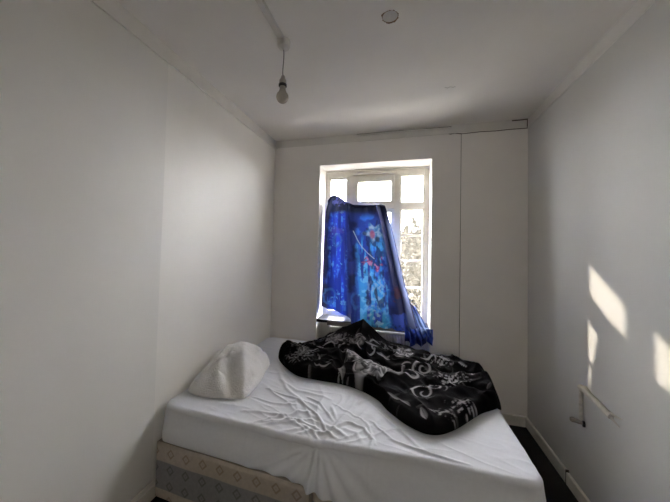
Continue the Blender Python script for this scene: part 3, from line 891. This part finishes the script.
    # sewn white hem line curving across
    d, t = seg_dist(X, Y, [(353.5, 231), (357, 239), (361, 246), (366, 252), (372, 257)])
    c = mixc(c, (0.55, 0.62, 0.72), (1 - sstep(0.20, 0.65, d)) * 0.7)
    return c


PXM = 96.0
def to_print(x, z): return 324 + (x - 0.526) * PXM, 260 - (z - 1.304) * 93.8

NU, NV = 300, 340
v = np.linspace(0, 1, NV); u = np.linspace(0, 1, NU)
Lc = smooth_open([(0.553, 1.955), (0.538, 1.885), (0.524, 1.79), (0.522, 1.55), (0.523, 1.30), (0.520, 1.05), (0.516, 0.815)], NV)
Rc = smooth_open([(1.150, 1.895), (1.172, 1.83), (1.232, 1.63), (1.304, 1.33), (1.365, 1.085), (1.425, 0.915), (1.475, 0.790)], NV)
U, Vv = np.meshgrid(u, v)
X = Lc[:, 0][:, None] * (1 - U) + Rc[:, 0][:, None] * U
Z = Lc[:, 1][:, None] * (1 - U) + Rc[:, 1][:, None] * U
toplift = np.interp(u, [0, 0.06, 0.12, 0.2, 0.32, 0.45, 0.7, 0.93, 1.0], [0.0, 0.050, 0.062, 0.045, 0.000, -0.028, -0.022, 0.000, -0.010])
Z += toplift[None, :] * (1 - sstep(0.0, 0.35, Vv))
botdrop = np.interp(u, [0, 0.15, 0.33, 0.36, 0.5, 0.8, 0.9, 1.0], [0.0, -0.035, -0.082, -0.100, -0.108, -0.112, -0.095, -0.06])
Z += botdrop[None, :] * sstep(0.72, 1.0, Vv)
Y = 2.872 - 0.050 * Vv - 0.02 * np.sin(np.pi * Vv)
fold = 0.013 * np.sin(U * 42 + 2.2 * np.sin(Vv * 2.6)) * (0.6 + 0.6 * Vv)
fold += 0.022 * np.sin(U * 13.0 + 1.1 - 1.6 * Vv)
fold += 0.016 * np.exp(-((U - 0.36 - 0.04 * Vv) / 0.022) ** 2) * 1.8
fold += -0.022 * np.exp(-((U - 0.30 - 0.02 * Vv) / 0.03) ** 2)
fold += -0.020 * np.exp(-((U - 0.86) / 0.025) ** 2) + 0.014 * np.exp(-((U - 0.91) / 0.02) ** 2)
fold += 0.012 * (fbm(U * 10, Vv * 6, 401, 3) - 0.5)
Y += fold * (0.35 + 0.65 * sstep(0.0, 0.12, Vv))
Y -= 0.030 * np.exp(-((Vv - 0.035) / 0.045) ** 2) * (0.5 + 0.8 * fbm(U * 9, Vv * 20, 405, 2))     # rolled top
Y += 0.060 * (1 - sstep(0, 0.018, Vv))                                                          # tucked back over the transom
lowmid = sstep(0.30, 0.42, U) * sstep(0.55, 1.0, Vv)
Y -= 0.165 * lowmid * sstep(0.6, 1.0, Vv)
Y = np.minimum(Y, 2.898)
Y = np.where(Vv < 0.02, np.minimum(Y, 2.905), Y)
Y = np.where((Vv > 0.93) & (U > 0.36), np.minimum(Y, 2.668 + 0.4 * (1 - Vv)), Y)
Z = np.maximum(Z, np.where(Y < 2.669, 0.690, 0.7155) + 0.004 * (1 + np.sin(U * 60)))
PXc, PYc = to_print(X, Z)
Uc = 324 + U * 66 + (PXc - 324) * 0.0
colr = cloth_colour((0.55 * PXc + 0.45 * (326 + U * 63)).ravel(), PYc.ravel())
lin = sstep(0.915, 0.945, U) * (1 - sstep(0.985, 0.99, U)) * sstep(0.22, 0.34, Vv)
colr = colr * (1 - lin.ravel()[:, None]) + np.array([0.20, 0.26, 0.52])[None] * lin.ravel()[:, None]
V1 = np.stack([X, Y, Z], -1).reshape(-1, 3)
F1 = grid_faces(NV, NU)
# bunched tail falling over the end of the sill
NU2, NV2 = 150, 110
u = np.linspace(0, 1, NU2); v = np.linspace(0, 1, NV2)
U, Vv = np.meshgrid(u, v)
cx = np.interp(v, [0, 0.25, 0.5, 0.75, 1], [1.375, 1.425, 1.465, 1.485, 1.488])
wd = np.interp(v, [0, 0.25, 0.5, 0.75, 1], [0.085, 0.100, 0.112, 0.118, 0.115])
zc = np.interp(v, [0, 0.25, 0.45, 0.6, 0.8, 1], [0.955, 0.835, 0.750, 0.712, 0.650, 0.600])
yc = np.interp(v, [0, 0.25, 0.45, 0.58, 0.7, 1], [2.800, 2.765, 2.700, 2.652, 2.648, 2.645])
X = cx[:, None] + (U - 0.5) * 2 * wd[:, None] + 0.008 * np.sin(U * 30 + Vv * 5) * Vv
Z = zc[:, None] - (U - 0.5) * 0.14 * (1 - Vv)[:, :] + 0.020 * np.sin(U * 17 + 1) * Vv ** 3 + 0.03 * (U - 0.5) * Vv - 0.022 * np.sin(np.pi * U) * Vv ** 2
Y = yc[:, None] + 0.012 * np.sin(U * 34 + 2.5 * np.sin(Vv * 4)) + 0.012 * np.sin(U * 11 + Vv * 6) - 0.010 * np.sin(np.pi * U) + 0.012 * (fbm(U * 8, Vv * 6, 421, 3) - 0.5)
Z = np.where((Y > 2.665) & (Z < 0.722), 0.722, Z)
PXc, PYc = to_print(X, Z)
n1 = fbm(U * 7, Vv * 7, 431, 3)
c2 = np.tile(np.array([[0.012, 0.022, 0.12]]), (NU2 * NV2, 1))
m = (sstep(0.45, 0.6, n1)).ravel()[:, None]; c2 = c2 * (1 - m) + np.array([[0.025, 0.06, 0.34]]) * m
m = (sstep(0.1, 0.3, Vv) * (1 - sstep(0.5, 0.68, Vv + 0.25 * (n1 - 0.5))) * sstep(0.12, 0.3, U)).ravel()[:, None] * 0.85
c2 = c2 * (1 - m) + np.array([[0.20, 0.30, 0.62]]) * m
V2 = np.stack([X, Y, Z], -1).reshape(-1, 3)
F2 = grid_faces(NV2, NU2, off=len(V1))
me = np_mesh('window_cloth', np.vstack([V1, V2]), np.vstack([F1, F2]), np.vstack([colr, c2]))
M_CLOTH = vmat('printed_satin', 0.55, trans=0.036, bump=0.05, bscale=200, spec=0.3)
tag(link('window_cloth', me, None, M_CLOTH, True), 'blue floral printed cloth draped across the window as a curtain', 'curtain')

# ------------------------------------------------------------------ ceiling light and its cable cover
LX, LY = 0.679, 1.383
pend = empty('pendant_light', (LX, LY, ROOM_H), 'bare bulb hanging on a cord from a ceiling rose', 'ceiling light')
rs = MB().lathe([(0.030, 0.0), (0.036, -0.001), (0.037, -0.006), (0.036, -0.030), (0.031, -0.038), (0.016, -0.042), (0.009, -0.048), (0.005, -0.052)], (LX, LY, ROOM_H), 32).build('ceiling_rose', M_PLASTIC, pend, True)
MB().tube([(LX, LY, ROOM_H - 0.04), (LX + 0.002, LY, 2.47), (LX - 0.002, LY, 2.40), (LX - 0.001, LY, 2.355)], 0.0032, 8).build('cord', M_CORD, pend, True)
M_HOLD = mat('lampholder_plastic', (0.42, 0.39, 0.36), 0.4, 0.1, 30)
hd = MB().lathe([(0.006, 2.372), (0.011, 2.366), (0.014, 2.350), (0.019, 2.344), (0.0195, 2.318), (0.017, 2.312)], (LX, LY, 0), 24).build('lamp_holder', M_HOLD, pend, True)
MB().lathe([(0.0195, 2.322), (0.0225, 2.320), (0.0225, 2.310), (0.0195, 2.308)], (LX, LY, 0), 24).build('holder_ring', M_BLACK, hd, True)
bu = MB().lathe([(0.014, 2.312), (0.0165, 2.306), (0.0175, 2.286)], (LX, LY, 0), 24).build('bulb_cap', M_HOLD, pend, True)
M_BULB = mat('frosted_bulb', (0.50, 0.46, 0.40), 0.15, spec=0.6)
prof = [(0.0175, 2.287), (0.020, 2.280), (0.026, 2.268)] + [(0.0335 * math.cos(a), 2.250 + 0.034 * math.sin(a)) for a in np.linspace(0.55, -1.45, 12)]
MB().lathe(prof, (LX, LY, 0), 28).build('bulb', M_BULB, pend, True)

tr_ = empty('cable_trunking', (0.672, 0.2, ROOM_H), 'thin white cable trunking along the ceiling to the ceiling rose', 'trunking')
MB().box((0.655, ROOM_F, ROOM_H - 0.006), (0.694, LY - 0.035, ROOM_H - 0.0), 0.001).build('trunking_base', M_PLASTIC, tr_)
MB().box((0.658, ROOM_F, ROOM_H - 0.013), (0.691, LY - 0.037, ROOM_H - 0.006), 0.002).build('trunking_lid', M_PLASTIC, tr_)

# round patched hole in the ceiling with torn edges
hp = empty('hole_patch', (1.256, 1.360, ROOM_H), 'round grey blanked hole with torn brown edges in the ceiling', 'ceiling patch')
k = 40
V = []; 
for r0, z in ((0.037, -0.0015), (0.0001, -0.0025)):
    for q in range(k):
        a = 2 * math.pi * q / k
        V.append((1.256 + r0 * math.cos(a), 1.360 + r0 * 0.92 * math.sin(a), ROOM_H + z))
F = grid_faces(2, k, wrap=True).tolist()
link('filler_disc', np_mesh('filler_disc', V, F), hp, M_GREYP, True)
V = []
for ring, (r0, z) in enumerate(((0.036, -0.0012), (0.0385, -0.0025), (0.046, -0.003), (0.050, -0.0003))):
    for q in range(k):
        a = 2 * math.pi * q / k
        rag = 0.006 * (random.random() - 0.35) if ring >= 2 else 0.001 * random.random()
        thin = 0.12 + 0.75 * max(0, math.sin(a + 0.4)) ** 2 + 0.35 * max(0, math.sin(a - 2.2)) ** 4 if ring >= 1 else 1
        r_ = 0.036 + (r0 - 0.036) * thin + rag
        V.append((1.256 + r_ * math.cos(a), 1.360 + r_ * 0.92 * math.sin(a), ROOM_H + z))
link('torn_edge', np_mesh('torn_edge', V, grid_faces(4, k, wrap=True)), hp, M_RUST)

# a flaked crack in the ceiling
b = MB()
for p, q in zip([(1.60, 2.05), (1.62, 2.062), (1.635, 2.05), (1.655, 2.063)], [(1.62, 2.062), (1.635, 2.05), (1.655, 2.063), (1.668, 2.055)]):
    b.tube([(p[0], p[1], ROOM_H - 0.0018), (q[0], q[1], ROOM_H - 0.0018)], 0.0022, 5)
b.build('ceiling_crack', M_GREYP, ceiling)

# ------------------------------------------------------------------ broken pipe on the right wall
pp = empty('wall_pipe', (ROOM_W, 1.95, 0.55), 'broken white painted pipe elbow fixed low on the wall', 'pipe')
xw = ROOM_W - 0.012
MB().tube([(xw, 1.953, 0.470), (xw, 1.955, 0.560), (xw, 1.951, 0.640), (xw, 1.940, 0.657)], [0.010, 0.009, 0.010, 0.013], 10).build('riser', M_SCUFF, pp, True)
MB().tube([(xw - 0.001, 1.955, 0.655), (xw - 0.003, 1.920, 0.662), (xw - 0.002, 1.86, 0.648), (xw - 0.001, 1.76, 0.632), (xw + 0.002, 1.715, 0.624)], [0.016, 0.018, 0.015, 0.015, 0.016], 10).build('run', M_SCUFF, pp, True)
MB().tube([(xw + 0.001, 1.735, 0.634), (xw + 0.004, 1.69, 0.640), (xw + 0.007, 1.655, 0.645)], [0.008, 0.005, 0.002], 8).build('torn_end', M_SCUFF, pp, True)
MB().tube([(xw + 0.001, 1.735, 0.620), (xw + 0.004, 1.69, 0.608), (xw + 0.007, 1.672, 0.600)], [0.007, 0.004, 0.002], 8).build('torn_end', M_SCUFF, pp, True)
vl = MB().tube([(xw + 0.004, 1.940, 0.462), (xw - 0.016, 1.949, 0.462), (xw - 0.034, 1.959, 0.462)], [0.010, 0.011, 0.010], 12).build('valve_stub', M_BRASS, pp, True)
MB().lathe([(0.013, 0.008), (0.014, 0.004), (0.014, -0.006), (0.012, -0.010)], (xw - 0.036, 1.961, 0.464), 12).build('valve_nut', M_BRASS, vl, True)
MB().tube([(xw + 0.006, 1.930, 0.462), (xw - 0.004, 1.933, 0.462)], 0.016, 12).build('black_collar', M_BLACK, pp, True)

# ------------------------------------------------------------------ outside: pale ground, bare tree, winter shrubs
M_BOUNCE = mat('pale_bounce_ground', (0.55, 0.52, 0.46), 0.95, 0.2, 3.0)  # ground toned pale to bounce daylight up to the ceiling
b = MB().box((-40, 3.4, -3.1), (40, 60, -3.0))
tag(b.build('ground', M_BOUNCE), 'unseen ground outside below the window, made pale to bounce light', 'ground', kind='structure')
M_BARK = mat('twig_bark', (0.018, 0.015, 0.012), 0.9, 0.3, 20)
M_TWIG = mat('dry_twigs', (0.029, 0.024, 0.015), 0.9, 0.3, 9, col2=(0.014, 0.013, 0.008))


def branch(mb, p, d, L, r, depth, rnd):
    pts = [p]; rs_ = [r]
    n = 3
    q = p.copy(); dd = d.copy()
    for i in range(n):
        dd = (dd + Vector((rnd.uniform(-.16, .16), rnd.uniform(-.16, .16), rnd.uniform(-.05, .16)))).normalized()
        q = q + dd * (L / n)
        pts.append(q.copy()); rs_.append(r * (1 - 0.45 * (i + 1) / n))
    mb.tube(pts, rs_, 5 if depth > 2 else 3, caps=False)
    if depth == 0: return
    for i in range(3 if depth > 1 else 4):
        base = pts[rnd.choice((1, 2, 3, 3))]
        ax = Vector((rnd.uniform(-1, 1), rnd.uniform(-1, 1), rnd.uniform(-0.15, 0.9))).normalized()
        nd = (dd * 0.75 + ax * 0.75).normalized()
        branch(mb, base, nd, L * rnd.uniform(0.58, 0.78), r * 0.52, depth - 1, rnd)


def bare_tree(x, y, h, label, seed):
    rnd = random.Random(seed)
    root = empty('bare_tree', (x, y, -3.0), label, 'tree', 'bare trees outside')
    MB().tube([(x, y, -3.0), (x + 0.05, y, -3.0 + h * 0.2), (x, y + 0.05, -3.0 + h * 0.42)], [0.16, 0.13, 0.10], 10, False).build('trunk', M_BARK, root, True)
    mb = MB()
    for i in range(5):
        a = 2 * math.pi * i / 5 + rnd.uniform(-0.3, 0.3)
        branch(mb, Vector((x, y, -3.0 + h * (0.32 + 0.025 * i))), Vector((0.55 * math.cos(a), 0.55 * math.sin(a), 0.8)).normalized(), h * 0.24, 0.09, 4, rnd)
    tag(mb.build('crown', M_BARK, root), kind='stuff')
bare_tree(2.1, 19.0, 8.6, 'bare twiggy tree rising above the shrubs outside the window', 3)
bare_tree(10.5, 19.5, 7.8, 'bare winter tree standing beyond the shrubs and the nearer tree', 8)


def shrub(x, y, R, H, seed, label):
    rnd = np.random.default_rng(seed)
    root = empty('garden_shrub', (x, y, -3.0), label, 'shrub', 'winter shrubs outside')
    n = 22000
    # short twigs and dry leaves filling an uneven mound
    ph = rnd.uniform(0, 2 * np.pi, n); cz = rnd.uniform(0.0, 1, n); rad_ = R * np.sqrt(np.clip(1 - cz ** 2.4, 0, 1)) * (0.55 + 0.45 * rnd.uniform(0, 1, n) ** 0.5)
    lump = 0.8 + 0.4 * fbm(ph * 1.6, cz * 5, seed, 2)
    c = np.column_stack([x + rad_ * lump * np.cos(ph), y + rad_ * lump * np.sin(ph), -3.0 + H * cz * lump])
    a = rnd.normal(0, 1, (n, 3)); a /= np.linalg.norm(a, axis=1)[:, None]
    b_ = rnd.normal(0, 1, (n, 3)); b_ = np.cross(a, b_); b_ /= np.linalg.norm(b_, axis=1)[:, None]
    L = rnd.uniform(0.05, 0.13, n)[:, None]; W = rnd.uniform(0.015, 0.04, n)[:, None]
    V = np.stack([c - a * L, c + b_ * W, c + a * L, c - b_ * W], 1).reshape(-1, 3)
    F = np.arange(4 * n).reshape(-1, 4)
    tag(link('foliage', np_mesh('foliage', V, F), root, M_TWIG), kind='stuff')
    mb = MB()
    for i in range(7):
        t = i * 0.9
        mb.tube([(x, y, -3.0), (x + 0.3 * R * math.cos(t), y + 0.3 * R * math.sin(t), -3 + 0.4 * H), (x + 0.6 * R * math.cos(t), y + 0.6 * R * math.sin(t), -3 + 0.75 * H)], [0.05, 0.03, 0.012], 5, False)
    mb.build('stems', M_BARK, root)
spots = [(-3.2, 11, 0.95, 4.9), (-0.8, 11, 0.95, 4.6), (1.6, 11, 0.98, 5.0), (4.0, 11, 0.95, 4.8), (6.4, 11, 0.95, 4.6), (-2.0, 13.6, 0.98, 5.0), (0.4, 13.6, 0.98, 5.3), (2.8, 13.6, 0.98, 5.4), (5.2, 13.6, 0.98, 5.2)]
for i, s in enumerate(spots):
    shrub(*s, 60 + i, 'dry khaki winter shrub in the row outside the window')
